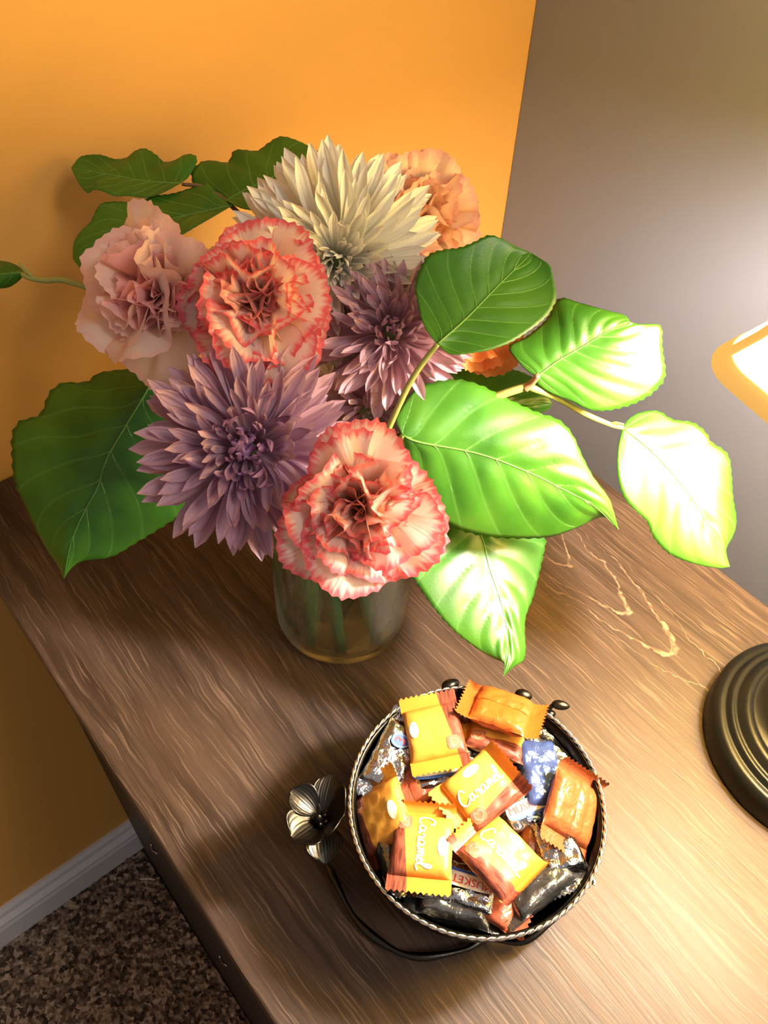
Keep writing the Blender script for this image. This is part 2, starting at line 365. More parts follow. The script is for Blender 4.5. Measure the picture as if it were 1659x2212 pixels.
def base_prof(y_front, sign):   # profile (offset from wall, z)
    return [(0, 0), (0.013, 0), (0.013, 0.036), (0.0115, 0.040), (0.0115, 0.044), (0.007, 0.050), (0.006, 0.056), (0.003, 0.0605), (0, 0.0605)]
pr = base_prof(0, 1)
v = []; f = []
for x in (-1.3, WX): v += [(x, WY - a, FZ + b) for a, b in pr]
n = len(pr); f = [(i, i + n, i + 1 + n, i + 1) for i in range(n - 1)]
tag(part('baseboard_back', mesh(v, f, M_TRIM, smooth=False)), 'white moulded baseboard under the orange wall', kind='structure')
v = []
for y in (-1.2, WY - 0.013): v += [(WX - a, y, FZ + b) for a, b in pr]
tag(part('baseboard_right', mesh(v, f, M_TRIM, smooth=False)), 'white moulded baseboard under the grey wall', kind='structure')
# lint on the carpet
th = MB().tube(catmull([at_z(304, 1899, FZ + .009), at_z(318, 1898, FZ + .011), at_z(334, 1900, FZ + .010)], 4), 0.0009, 6)
tag(part('thread', th.done(simple('white_thread', (0.75, 0.70, 0.60), 0.8))), 'small white thread lying on the carpet near the table', 'thread')

# ---------------------------------------------------------------- table
tb = empty('side_table', ((TX0 + TX1) / 2, 0.15, FZ), 'dark walnut side table with a plain top, standing in the corner', 'table')
part('table_top', bevel(MB().box(TX0, TX1, -0.22, WY - 0.001, -0.018, 0).done(M_WOOD), 0.0012), tb)
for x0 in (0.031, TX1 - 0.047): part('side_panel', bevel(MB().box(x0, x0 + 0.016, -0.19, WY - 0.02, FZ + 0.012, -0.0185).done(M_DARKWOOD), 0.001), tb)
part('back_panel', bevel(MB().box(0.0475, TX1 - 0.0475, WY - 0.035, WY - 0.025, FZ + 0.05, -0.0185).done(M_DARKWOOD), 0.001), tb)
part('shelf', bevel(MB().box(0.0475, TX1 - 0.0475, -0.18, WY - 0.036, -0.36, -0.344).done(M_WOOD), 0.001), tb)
for sx in (0.039, TX1 - 0.039):
    for sy in (-0.16, WY - 0.05):
        part('foot', MB().lathe([(0, 0), (0.011, 0), (0.011, 0.009), (0.008, 0.0125), (0, 0.0125)], (sx, sy, FZ), 20).done(M_LAMP), tb)
def on_panel(u, v, x=0.031):
    r = cam_dir(u - CX, v - CY, F); return CAM + r * (x / r.x)
for (a, b, c_) in (((329, 1823), (331, 1834), (341, 1841)), ((477, 2064), (482, 2077), (491, 2083))):
    pts = [on_panel(*p) - Vector((0.001, 0, 0)) for p in (a, b, c_)]
    part('bracket', MB().tube(catmull(pts, 4), 0.0009, 6).done(M_SILVER), tb)

# ---------------------------------------------------------------- lamp
LX, LY, SB, SA, ROT = 0.3147, 0.005, 0.228, 0.0925, -0.20
lamp = empty('table_lamp', (LX, LY, 0), 'black table lamp with a square cream shade, at the right edge', 'lamp')
prof = [(0, 0), (0.0575, 0), (0.058, 0.002), (0.0575, 0.013), (0.0555, 0.0165), (0.0530, 0.0175), (0.0515, 0.0168), (0.0505, 0.0172), (0.0498, 0.0195),
        (0.0480, 0.0202), (0.0468, 0.0192), (0.0455, 0.0200), (0.0440, 0.0228), (0.0410, 0.0240), (0.0395, 0.0228), (0.0378, 0.0222), (0.034, 0.0255), (0.026, 0.031), (0.018, 0.036), (0.012, 0.044), (0, 0.044)]
part('lamp_base', MB().lathe(prof, (LX, LY, 0.0002), 96).done(M_LAMP), lamp)
prof = [(0, 0.0445), (0.0095, 0.0445), (0.0085, 0.052), (0.014, 0.066), (0.017, 0.082), (0.015, 0.10), (0.009, 0.125), (0.007, 0.14), (0.011, 0.146), (0.011, 0.150), (0.006, 0.155), (0.006, 0.205), (0, 0.205)]
part('lamp_column', MB().lathe(prof, (LX, LY, 0), 48).done(M_LAMP), lamp)
part('socket', MB().lathe([(0, 0.2055), (0.013, 0.2055), (0.014, 0.212), (0.014, 0.238), (0.010, 0.242), (0, 0.242)], (LX, LY, 0), 32).done(metal_mat('brass', (0.7, 0.5, 0.2), 0.3)), lamp)
part('bulb', MB().lathe([(0.0005, 0.2425), (0.010, 0.2425), (0.0115, 0.252), (0.019, 0.268), (0.022, 0.282), (0.018, 0.296), (0.009, 0.303), (0.0005, 0.304)], (LX, LY, 0), 16).done(M_BULB), lamp)
def rsq(a, z, n=12, rc=0.2):      # rounded square ring
    out = []
    for q in range(4):
        c0 = a * (1 - rc)
        for k in range(n + 1):
            an = q * PI / 2 + k / n * PI / 2; ca = [(1, 1), (-1, 1), (-1, -1), (1, -1)][q]
            x, y = ca[0] * c0 + a * rc * math.cos(an), ca[1] * c0 + a * rc * math.sin(an)
            out.append(Vector((LX + x * math.cos(ROT) - y * math.sin(ROT), LY + x * math.sin(ROT) + y * math.cos(ROT), z)))
    return out
def ringstack(rings, mat):
    m = len(rings[0]); v = [p for r in rings for p in r]; f = []
    for i in range(len(rings) - 1):
        for k in range(m): f.append((i * m + k, i * m + (k + 1) % m, (i + 1) * m + (k + 1) % m, (i + 1) * m + k))
    return mesh(v, f, mat)
ST = 0.365; TA = 0.035
def sa(z): k = max(0.0, (z - SB) / (ST - SB)); return SA + (TA - SA) * k ** 0.85
zs = [SB + (ST - SB) * i / 10 for i in range(11)]
rings = [rsq(sa(z), z) for z in zs]
inner = [rsq(sa(z) - 0.0012, z) for z in reversed(zs)]
sh = part('lamp_shade', ringstack(rings + inner + [rings[0]], M_SHADE), lamp)
part('hem', ringstack([rsq(sa(z) + o_, z) for z, o_ in ((SB - 0.0008, -0.0015), (SB - 0.0008, 0.0009), (SB + 0.005, 0.0009), (SB + 0.0052, 0.0002), (SB + 0.005, -0.0018), (SB - 0.0008, -0.0015))], M_HEM), sh)
m_ = len(rings[0]); nq = 13
for q in range(4):
    idx = q * nq + 6
    pts = [rings[i][idx] + (rings[i][idx] - Vector((LX, LY, rings[i][idx].z))).normalized() * 0.0004 for i in range(11)]
    mb = MB()
    for i in range(11):
        p = rings[i]; tv = (p[idx + 1] - p[idx - 1]).normalized(); o_ = (p[idx] - Vector((LX, LY, p[idx].z))).normalized()
        for e, h in ((-1, 0.0003), (-0.5, 0.0012), (0.5, 0.0012), (1, 0.0003)):
            mb.v.append(p[idx] + tv * 0.0035 * e + o_ * (h - 0.0012 * abs(e) ** 2)); mb.uv.append((0, 0))
    for i in range(10):
        for k in range(3): mb.f.append((i * 4 + k, i * 4 + k + 1, i * 4 + 5 + k, i * 4 + 4 + k))
    part('seam_trim', mb.done(M_HEM), sh)
part('harp', MB().tube(catmull([(LX, LY + 0.008, 0.240), (LX, LY + 0.030, 0.27), (LX, LY + 0.026, 0.32), (LX, LY + 0.004, 0.352), (LX, LY - 0.004, 0.352), (LX, LY - 0.026, 0.32), (LX, LY - 0.030, 0.27), (LX, LY - 0.008, 0.240)], 6), 0.0012, 6).done(M_SILVER), lamp)

# ---------------------------------------------------------------- glass jar with water
VX, VY, VR, VH = 0.1692, 0.2259, 0.0378, 0.118
jar = empty('glass_vase', (VX, VY, 0), 'clear cylindrical glass vase holding the flower bouquet', 'vase')
out = [(0.0002, 0.0015), (0.024, 0.0012), (0.029, 0.0003), (0.0335, 0.001), (0.0365, 0.004), (VR, 0.009), (VR, 0.095), (0.0365, 0.101), (0.0345, 0.105), (0.0345, VH - 0.002), (0.0338, VH)]
inn = [(0.0322, VH), (0.0316, VH - 0.002), (0.0316, 0.105), (0.0335, 0.100), (0.0351, 0.094), (0.0351, 0.013), (0.0335, 0.0095), (0.029, 0.0078), (0.0002, 0.0072)]
part('vase_body', MB().lathe(out + inn, (VX, VY, 0.0002), 96).done(M_GLASS), jar)
wat = part('water', MB().lathe([(0.0002, 0.0076), (0.0288, 0.0082), (0.0333, 0.0099), (0.0348, 0.0134), (0.0348, 0.0655), (0.0343, 0.0646), (0.0335, 0.0643), (0.0002, 0.0642)], (VX, VY, 0.0002), 80).done(M_WATER))
tag(wat, 'slightly cloudy water inside the glass vase around the stems', 'water')

# ---------------------------------------------------------------- flowers
def stem_pts(head, bottom, bend=0.4):
    a, b = Vector(bottom), Vector(head)
    rim = Vector((VX, VY, VH)) + (Vector((b.x - VX, b.y - VY, 0))).normalized() * 0.018
    return catmull([a, a.lerp(rim, 0.5), rim, rim.lerp(b, 0.55) + Vector((0, 0, 0.004)), b], 6)
def frame(head, axis, roll=0.0):
    q = Vector(axis).to_track_quat('Z', 'Y'); return Matrix.Translation(head) @ q.to_matrix().to_4x4() @ Matrix.Rotation(roll, 4, 'Z')
def bend_curve(L, th0, th1, n, pw=1.0):
    """polyline in the x (outward) / z (axis) plane; angle measured from the axis"""
    pts = [(0.0, 0.0)]; ang = []
    for i in range(n):
        t_ = (i + 0.5) / n; a = th0 + (th1 - th0) * t_ ** pw; ang.append(a)
        x, z = pts[-1]; pts.append((x + math.sin(a) * L / n, z + math.cos(a) * L / n))
    return pts, ang + [ang[-1]]
def carn_petal(L, th0, th1, fan, ruff, seed, mat, ns=30, nt=9, fold=0.0):
    rnd = random.Random(seed); N = 24; cp_, ang = bend_curve(L * 1.1, math.radians(th0), math.radians(th1), N, 1.3)
    fr = rnd.uniform(2.2, 3.4); ph = rnd.uniform(0, 6.28); fr2 = rnd.uniform(5, 7.5); ph2 = rnd.uniform(0, 6.28); asym = rnd.uniform(-.15, .15)
    mb = MB()
    for i in range(nt + 1):
        for j in range(ns + 1):
            t_ = i / nt; s_ = j / ns * 2 - 1
            prof_ = (math.cos(s_ * 1.15) ** 0.30) * (1 + 0.05 * math.sin(s_ * 3 + ph))
            teeth = (0.014 * (1 if j % 2 else -1) + 0.012 * rnd.uniform(-1, 1)) if i == nt else 0
            rho = L * t_ * prof_ * (1 + teeth)
            phi = s_ * fan * (0.35 + 0.65 * t_) + asym * t_
            x = rho * math.cos(phi); y = rho * math.sin(phi)
            k = min(N - 0.001, max(0, x / (L * 1.1) * N)); k0 = int(k); kf = k - k0
            px_ = cp_[k0][0] * (1 - kf) + cp_[k0 + 1][0] * kf; pz_ = cp_[k0][1] * (1 - kf) + cp_[k0 + 1][1] * kf
            a = ang[k0]; nx, nz_ = math.cos(a), -math.sin(a)
            d = ruff * L * t_ ** 1.8 * (math.sin(fr * s_ * PI * .5 + ph) + 0.45 * math.sin(fr2 * s_ * PI * .5 + ph2)) + fold * L * (abs(s_) ** 1.5) * t_
            d -= 0.0
            mb.v.append(Vector((px_ + nx * -d, y * (1 - 0.25 * ruff), pz_ - nz_ * d))); mb.uv.append((s_, t_))
    for i in range(nt):
        for j in range(ns):
            a = i * (ns + 1) + j; mb.f.append((a, a + 1, a + ns + 2, a + ns + 1))
    return mb.done(mat, 'carnation_petal')
def carnation(label, u, v_, d, R, axis, mats, bottom, seed, roll=0.0):
    """mats: (outer, inner)"""
    rnd = random.Random(seed); ax = cam_dir(*axis).normalized(); head = at_d(u, v_, d) - ax * R * 0.50
    root = empty('carnation', bottom, label, 'flower')
    B = frame(head, ax, roll)
    layers = [  # count, L/R, th0, th1, fan, ruffle, inner?
        (6, 1.10, 42, 100, 0.88, 0.07, 0), (5, 1.04, 34, 80, 0.90, 0.12, 0), (5, 0.98, 26, 62, 0.86, 0.16, 0),
        (6, 0.92, 18, 50, 0.74, 0.17, 0), (6, 0.86, 12, 42, 0.70, 0.22, 1), (5, 0.80, 4, 26, 0.66, 0.26, 1), (4, .76, -4, 12, .55, .28, 1)]
    for li, (cnt, l, t0, t1, fan, rf, inn_) in enumerate(layers):
        var = [carn_petal(R * l, t0, t1, fan, rf, seed * 31 + li * 7 + k, mats[inn_], fold=rnd.uniform(-0.12, 0.22)) for k in range(3)]
        for k in range(cnt):
            az = (k + rnd.uniform(-.42, .42) + li * 0.37) / cnt * 2 * PI
            m = B @ Matrix.Rotation(az, 4, 'Z') @ Matrix.Translation((R * 0.03, 0, 0)) @ Matrix.Rotation(rnd.uniform(-.22, .20), 4, 'Y') @ Matrix.Rotation(rnd.uniform(-.45, .45), 4, 'X') @ Matrix.Scale(rnd.uniform(.86, 1.08), 4)
            part('petal', rnd.choice(var), root, m)
    mb = MB().lathe([(0.0001, -0.021), (0.0035, -0.020), (0.0052, -0.012), (0.0056, -0.004), (0.0062, 0.001), (0.0035, 0.003)], (0, 0, 0), 14)
    part('calyx', mb.done(M_CALYX), root, B)
    part('stem', MB().tube(stem_pts(head - ax * 0.0195, bottom), 0.0026, 8).done(M_STEM), root)
    return root
def ray_petal(L, W, th0, th1, trough, seed, mat, nt=9, ns=4, pw=1.4):
    rnd = random.Random(seed); cp_, ang = bend_curve(L, math.radians(th0), math.radians(th1), nt, pw); tw = rnd.uniform(-.25, .25); notch = rnd.random() < .3
    side = rnd.uniform(-.22, .22) * L
    mb = MB()
    for i in range(nt + 1):
        t_ = i / nt; wd = W * (0.30 + 0.95 * math.sin(min(1, t_ * 1.05) * PI * 0.62) ** 1.1) * (1 if t_ < .74 else max(0.05, max(0.0, math.cos((t_ - .74) / .26 * PI / 2)) ** 0.55)) * .5
        for j in range(ns + 1):
            s_ = j / ns * 2 - 1; a = ang[i]; nx, nz_ = math.cos(a), -math.sin(a)
            dd = trough * wd * (s_ * s_) * 1.2 + tw * s_ * wd * t_ - 0.10 * wd * math.cos(s_ * 2 * PI)
            mb.v.append(Vector((cp_[i][0] - nx * dd, s_ * wd + side * t_ * t_, cp_[i][1] - nz_ * dd))); mb.uv.append((s_, t_))
    for i in range(nt):
        for j in range(ns):
            a = i * (ns + 1) + j; mb.f.append((a, a + 1, a + ns + 2, a + ns + 1))
    return mb.done(mat, 'ray_petal')
def mum(label, u, v_, d, R, axis, mat, bottom, seed, N=120, W=0.0075, thmax=112, curl=-28, droop=8, centre=None, back=0.45):
    rnd = random.Random(seed); ax = cam_dir(*axis).normalized(); head = at_d(u, v_, d) - ax * R * back
    root = empty('chrysanthemum', bottom, label, 'flower'); B = frame(head, ax, seed)
    bands = 7; lib = []
    for b in range(bands):
        fr = (b + .5) / bands; th = 6 + (thmax - 6) * fr ** 0.8; c = curl * (1 - fr) * 1.7 + droop * fr
        lib.append([ray_petal(1.0, W / R * (0.62 + 0.5 * fr), 0, c + rnd.uniform(-22, 22), rnd.uniform(.35, .95), seed * 17 + b * 5 + k, mat) for k in range(4)])
    for i in range(N):
        fr = (i + .5) / N; b = min(bands - 1, int(fr * bands))
        th = math.radians(6 + (thmax - 6) * fr ** 0.72 + rnd.uniform(-9, 9)); az = i * 2.39996 + rnd.uniform(-.12, .12)
        L = R * (0.30 + 0.72 * min(1, fr * 1.35) ** 0.65) * rnd.uniform(.90, 1.08)
        base = Vector((math.sin(th), 0, math.cos(th))) * 0.0045
        m = B @ Matrix.Rotation(az, 4, 'Z') @ Matrix.Translation(base) @ Matrix.Rotation(th, 4, 'Y') @ Matrix.Rotation(rnd.uniform(-.35, .35), 4, 'Z') @ Matrix.Scale(L, 4)
        part('petal', rnd.choice(lib[b]), root, m)
    part('flower_centre', MB().lathe([(0.0001, 0.0095), (0.002, 0.009), (0.0042, 0.006), (0.005, 0.001), (0.004, -0.003), (0.0001, -0.004)], (0, 0, 0), 14).done(centre or M_CALYX), root, B)
    part('sepal_cup', MB().lathe([(0.0075, -0.001), (0.0068, -0.004), (0.004, -0.007), (0.002, -0.009), (0.0001, -0.009)], (0, 0, 0), 14).done(M_CALYX), root, B)
    part('stem', MB().tube(stem_pts(head - ax * 0.0085, bottom), 0.0028, 8).done(M_STEM), root)
    return root
def vb(dx, dy, z=0.014): return (VX + dx, VY + dy, z)
def vp(u, v_, z=0.013):          # stem foot on the jar floor under that spot, kept inside the glass
    p = at_z(u, v_, z); k = Vector((p.x - VX, p.y - VY)); k *= min(1, 0.0285 / k.length); return (VX + k.x, VY + k.y, z)
carnation('pale pink and cream ruffled carnation, leftmost flower of the bouquet', 320, 622, .36, .0370, (-.34, .02, -1), (M_PALE, M_PINK), vb(-.020, .012), 3)
carnation('coral-edged white carnation beside the pale pink one, under the white bloom', 555, 650, .345, .0355, (.02, .18, -1), (M_PICOTEE, M_PICOTEE_IN), vp(738, 1392), 11)
carnation('coral-edged pink carnation hanging lowest over the glass vase front', 785, 1098, .325, .0340, (.02, .12, -1), (M_PICOTEE, M_PICOTEE_IN), vp(800, 1370), 23)
carnation('peach and cream carnation at the back right of the white bloom', 915, 460, .405, .0340, (.30, -.10, -.95), (M_PEACH, M_PEACH), vb(.020, .010), 31)
carnation('small orange carnation mostly hidden behind the round green leaf', 1032, 690, .382, .0280, (.25, .35, -.9), (M_ORANGEP, M_ORANGEP), vb(.021, -.008), 41)
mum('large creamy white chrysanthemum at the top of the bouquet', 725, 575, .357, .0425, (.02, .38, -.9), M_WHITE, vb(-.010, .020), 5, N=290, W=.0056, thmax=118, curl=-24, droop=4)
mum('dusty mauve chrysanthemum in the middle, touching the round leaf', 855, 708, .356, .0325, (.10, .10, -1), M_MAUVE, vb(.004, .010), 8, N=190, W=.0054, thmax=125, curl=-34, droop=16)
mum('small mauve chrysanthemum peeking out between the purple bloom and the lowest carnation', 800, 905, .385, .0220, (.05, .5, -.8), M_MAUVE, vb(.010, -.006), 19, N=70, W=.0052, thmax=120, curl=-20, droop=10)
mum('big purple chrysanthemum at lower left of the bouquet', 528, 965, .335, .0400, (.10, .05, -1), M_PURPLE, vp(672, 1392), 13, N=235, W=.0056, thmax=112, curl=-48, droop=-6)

# ---------------------------------------------------------------- leaves
def leaf(root, base, tip, left, right, d0, d1, dl=0.0, dr=0.0, mid=None, cup=0.004, quilt=0.0011, seed=0, dm=0.0, flip=1, plane=None):
    n, m = 56, 14
    E = lambda pts: resample([(p[0], p[1], 0) for p in catmull([(q[0], q[1], 0) for q in [base] + pts + [tip]], 5)], n + 1)
    A, Bq, Mq = E(left), E(right), E(mid or [((base[0] + tip[0]) / 2, (base[1] + tip[1]) / 2)])
    rnd = random.Random(seed); ph = rnd.uniform(0, 6)
    sp = 0.135
    def pos(t_, s_, lift=0.0):
        x = min(n - 1e-6, max(0, t_ * n)); i = int(x); k = x - i
        mm = Mq[i].lerp(Mq[i + 1], k); e = (A if s_ < 0 else Bq); ee = e[i].lerp(e[i + 1], k)
        a = abs(s_); p = mm.lerp(ee, a)
        wv = math.sin(PI * min(1, t_)) ** .5
        d = d0 + (d1 - d0) * t_ + dm * math.sin(PI * t_) + (dl if s_ < 0 else dr) * a * wv + cup * a * a * wv
        if plane:
            pp, nn = plane; d = nn.dot(pp - CAM) / nn.dot(cam_dir(p.x - CX, p.y - CY, F)) * F + cup * a * a * wv - cup * .5
        d += 0.0014 * math.sin(t_ * 7 + ph + s_ * 2) * a * wv
        phs = (t_ - 0.30 * a ** .85) / sp; q = abs(math.sin(PI * phs)) ** .5
        q *= min(1, a * 5) * (1 - a ** 3) * wv
        return at_d(p.x, p.y, d - flip * quilt * q - lift)
    mb = MB()
    for i in range(n + 1):
        for j in range(2 * m + 1):
            t_, s_ = i / n, (j - m) / m
            if abs(s_) == 1 and 0 < i < n: s_ *= 1 + (0.012 if i % 2 else -0.012)
            mb.v.append(pos(t_, max(-1.02, min(1.02, s_)))); mb.uv.append((t_, s_))
    for i in range(n):
        for j in range(2 * m):
            a = i * (2 * m + 1) + j; mb.f.append((a, a + 2 * m + 1, a + 2 * m + 2, a + 1))
    me = mb.done(M_LEAF, 'salal_leaf')
    o = part('leaf', me, root)
    so = o.modifiers.new('thickness', 'SOLIDIFY'); so.thickness = 0.00035; so.offset = 0
    mr = [pos(k / 40, 0, 0.0003) for k in range(40)]
    part('midrib', MB().tube(mr, lambda q: 0.00050 * (1 - 0.72 * q), 6).done(M_VEIN), o)
    for sg in (-1, 1):
        for k in range(-1, 7):
            t0 = k * sp + 0.0
            path = []
            for q in range(15):
                s_ = q / 14 * 0.9; t_ = t0 + 0.30 * s_ ** .85
                if 0.01 < t_ < 0.93: path.append(pos(t_, sg * s_, 0.0003))
            if len(path) > 5: part('side_vein', MB().tube(path, lambda q: 0.00026 * (1 - 0.6 * q), 4, cap=False).done(M_VEIN), o)
    return o
def glare_plane(u, v_, d, k=1.0, add=(0, 0, 0)):   # leaf plane half way between the bulb and the viewer
    p = at_d(u, v_, d); a = (Vector((LX, LY, 0.275)) - p).normalized(); b = (CAM - p).normalized(); return p, (a * k + b + Vector(add)).normalized()
def twig(root, pts, r0, r1, mat=None, name='twig'):
    P = catmull([at_d(*p) if len(p) == 3 else Vector(p[:3]) for p in pts], 6)
    return part(name, MB().tube(P, lambda q: r0 + (r1 - r0) * q, 8).done(mat or M_TWIG), root)
def into_vase(dx, dy, z=.016):      # helper point lists that start in the jar
    b = Vector(vb(dx, dy, z)); return b
def twigw(root, bottom, pts, r0, r1, mat=None):
    P = [Vector(bottom)]; rim = Vector((VX, VY, VH)); P.append(Vector(bottom).lerp(rim, .5)); P.append(rim + (at_d(*pts[0]) - rim).normalized() * .012)
    P += [at_d(*p) for p in pts]
    return part('twig', MB().tube(catmull(P, 6), lambda q: r0 + (r1 - r0) * q, 8).done(mat or M_TWIG), root)
# right branch with two leaves
b = vb(.014, -.004); s1 = empty('salal_branch', b, 'leafy branch reaching right towards the lamp, its outer leaf glaring bright', 'branch')
twigw(s1, b, [(900, 930, .39), (1010, 880, .38), (1090, 850, .374), (1148, 832, .372)], .0024, .0018)
twig(s1, [(1140, 835, .3722), (1200, 858, .377), (1262, 893, .384), (1318, 917, .392), (1345, 924, .395)], .0016, .0010)
twig(s1, [(1134, 840, .3722), (1148, 828, .370), (1162, 811, .3655)], .0018, .0012, M_NODE, 'petiole')
twig(s1, [(1318, 916, .392), (1330, 913, .3905), (1348, 917, .390)], .0007, .0004, None, 'leaf_bud')
leaf(s1, (1161, 812), (1361, 696), [(1146, 807), (1116, 778), (1099, 748), (1136, 728), (1181, 689), (1207, 645), (1250, 654), (1304, 669), (1348, 681)],
     [(1156, 822), (1186, 847), (1235, 867), (1269, 884), (1309, 887), (1358, 876), (1393, 860), (1414, 845), (1437, 812), (1430, 748), (1430, 713), (1422, 701), (1383, 701)],
     .365, .375, -.004, .006, [(1205, 780), (1260, 748), (1315, 715)], seed=1, plane=glare_plane(1270, 770, .372, 1, (-.30, .40, 0)))
leaf(s1, (1346, 924), (1576, 1224), [(1339, 946), (1334, 975), (1334, 1025), (1348, 1074), (1373, 1103), (1398, 1128), (1413, 1163), (1447, 1197), (1497, 1217), (1551, 1227)],
     [(1358, 905), (1383, 891), (1422, 888), (1452, 906), (1497, 913), (1526, 936), (1536, 955), (1571, 980), (1580, 1025), (1583, 1074), (1591, 1123), (1583, 1158), (1568, 1187)],
     .395, .415, 0.000, .004, [(1408, 975), (1482, 1059), (1541, 1153)], seed=2, cup=.002, quilt=.0006, plane=glare_plane(1450, 1030, .40))
# round leaf
b = vb(.016, .006); s2 = empty('salal_branch', b, 'thin green twig carrying one round leaf over the mauve bloom', 'branch')
twigw(s2, b, [(800, 1010, .375), (845, 912, .352), (885, 828, .343), (920, 775, .338), (946, 743, .334)], .0016, .0011)
leaf(s2, (945, 743), (1148, 547), [(925, 719), (910, 688), (902, 653), (896, 617), (904, 586), (925, 551), (960, 539), (992, 535), (1023, 523), (1055, 508), (1082, 515), (1113, 531)],
     [(953, 751), (976, 766), (1023, 762), (1062, 755), (1105, 739), (1149, 711), (1184, 680), (1201, 645), (1196, 606), (1188, 574), (1168, 559)],
     .334, .345, .002, .002, [(1010, 685), (1075, 618)], seed=3, cup=-.003, quilt=.0006)
# lower right branch: two large leaves and a dark one behind
b = vb(.006, -.014); s3 = empty('salal_branch', b, 'branch with two big glossy leaves hanging at right above the bowl', 'branch')
twigw(s3, b, [(830, 1010, .385), (860, 960, .372), (872, 938, .366)], .0022, .0012)
leaf(s3, (868, 938), (1336, 1144), [(855, 906), (870, 876), (894, 842), (939, 825), (988, 820), (1037, 832), (1097, 862), (1161, 891), (1205, 906), (1235, 936), (1260, 990), (1284, 1034), (1314, 1074), (1326, 1108)],
     [(860, 990), (880, 1060), (920, 1105), (973, 1135), (1003, 1148), (1062, 1160), (1136, 1163), (1195, 1158), (1250, 1138), (1284, 1121), (1309, 1116), (1324, 1128)],
     .366, .392, -.004, .010, [(904, 955), (1033, 980), (1141, 1020), (1210, 1054), (1284, 1094)], seed=4, cup=.004, quilt=.0016, dm=-.004)
twig(s3, [(850, 985, .385), (920, 1040, .392), (985, 1092, .395)], .0016, .0012)
leaf(s3, (985, 1090), (1087, 1461), [(930, 1110), (892, 1168), (885, 1232), (899, 1257), (939, 1316), (983, 1365), (1037, 1405), (1072, 1424), (1091, 1434)],
     [(1060, 1095), (1130, 1120), (1176, 1160), (1176, 1185), (1166, 1232), (1151, 1291), (1134, 1340), (1134, 1419), (1111, 1439)],
     .400, .425, .004, .006, [(1037, 1153), (1057, 1227), (1082, 1301), (1097, 1380)], seed=5, cup=.004, quilt=.0015, dm=-.006, plane=glare_plane(1040, 1300, .41))
leaf(s3, (868, 880), (1192, 872), [(900, 830), (960, 795), (1050, 790), (1130, 805), (1180, 840)], [(950, 900), (1050, 925), (1120, 905), (1165, 892), (1183, 886)],
     .392, .410, 0, .003, seed=6)
twig(s3, [(850, 985, .388), (845, 930, .392), (868, 880, .392)], .0014, .0010)
# left big leaf
b = vb(-.018, .000); s4 = empty('salal_branch', b, 'twig with one large dark leaf hanging over the table at left', 'branch')
twigw(s4, b, [(560, 940, .40), (450, 850, .395), (345, 803, .392)], .0020, .0012)
leaf(s4, (340, 800), (138, 1250), [(275, 798), (213, 806), (194, 822), (166, 827), (139, 826), (116, 838), (103, 855), (96, 877), (86, 896), (67, 903), (42, 910), (30, 927), (25, 946), (26, 988), (30, 1035), (42, 1068), (61, 1107), (83, 1154), (105, 1193), (125, 1221)],
     [(400, 850), (445, 940), (450, 1010), (432, 1062), (410, 1087), (388, 1113), (333, 1149), (291, 1174), (250, 1199), (222, 1207), (177, 1212), (155, 1226), (143, 1241)],
     .395, .425, .010, .004, [(316, 847), (266, 930), (230, 993), (211, 1053), (183, 1104), (155, 1168)], seed=7, quilt=.0012)
# upper left branch, three leaves close to the wall
b = vb(-.008, .022); s5 = empty('salal_branch', b, 'branch with three dark wavy leaves rising behind against the orange wall', 'branch')
twigw(s5, b, [(640, 700, .42), (560, 520, .43), (500, 445, .432), (440, 405, .434), (394, 398, .436)], .0020, .0009, M_BROWNTWIG)
leaf(s5, (389, 396), (154, 363), [(360, 412), (332, 424), (307, 427), (276, 423), (248, 423), (219, 412), (201, 410), (191, 417), (176, 405), (163, 383)],
     [(407, 383), (425, 352), (422, 336), (401, 334), (376, 347), (354, 350), (339, 336), (313, 321), (291, 327), (273, 341), (248, 344), (219, 335), (194, 335), (172, 340)],
     .436, .442, -.008, .008, [(320, 392), (240, 378)], seed=8, quilt=.0005, cup=0)
leaf(s5, (488, 434), (717, 345), [(450, 425), (425, 410), (416, 393), (414, 372), (433, 351), (459, 347), (492, 351), (505, 326), (526, 324), (556, 326), (577, 311), (606, 295), (640, 303), (678, 322)],
     [(530, 452), (600, 455), (660, 425), (700, 385), (716, 360)], .432, .425, .012, -.008, [(540, 405), (620, 370)], seed=9, quilt=.0005, cup=0)
leaf(s5, (501, 444), (158, 560), [(440, 480), (350, 530), (250, 570), (180, 580)],
     [(497, 440), (467, 415), (454, 400), (438, 396), (408, 408), (370, 419), (336, 423), (290, 436), (239, 436), (214, 444), (197, 478), (172, 503), (159, 528)],
     .430, .425, -.010, .006, [(380, 470), (250, 500)], seed=10, quilt=.0005, cup=0)
# far left leaf on its own twig
b = vb(-.022, .006); s6 = empty('salal_branch', b, 'thin green twig at the left frame edge with one small leaf', 'branch')
twigw(s6, b, [(520, 800, .41), (330, 680, .42), (155, 610, .428), (100, 606, .430), (66, 601, .431), (48, 592, .432)], .0020, .0013)
twig(s6, [(68, 596, .4305), (55, 583, .429), (41, 568, .428)], .0009, .0005, None, 'leaf_bud')
leaf(s6, (52, 588), (-85, 600), [(44, 603), (22, 619), (0, 623), (-30, 625), (-60, 615)], [(41, 576), (19, 567), (0, 564), (-30, 562), (-62, 578)],
     .432, .436, .002, .004, seed=11)

# brown twig in the jar
b = vp(645, 1366, .016); s7 = empty('bare_twig', b, 'thin brown bare twig standing in the vase water at left', 'twig')
part('twig_wood', MB().tube(catmull([b, (b[0] + .001, b[1] + .004, .07), (VX - .016, VY - .006, .13), (VX - .012, VY, .165)], 8), .0019, 8).done(M_BROWNTWIG), s7)

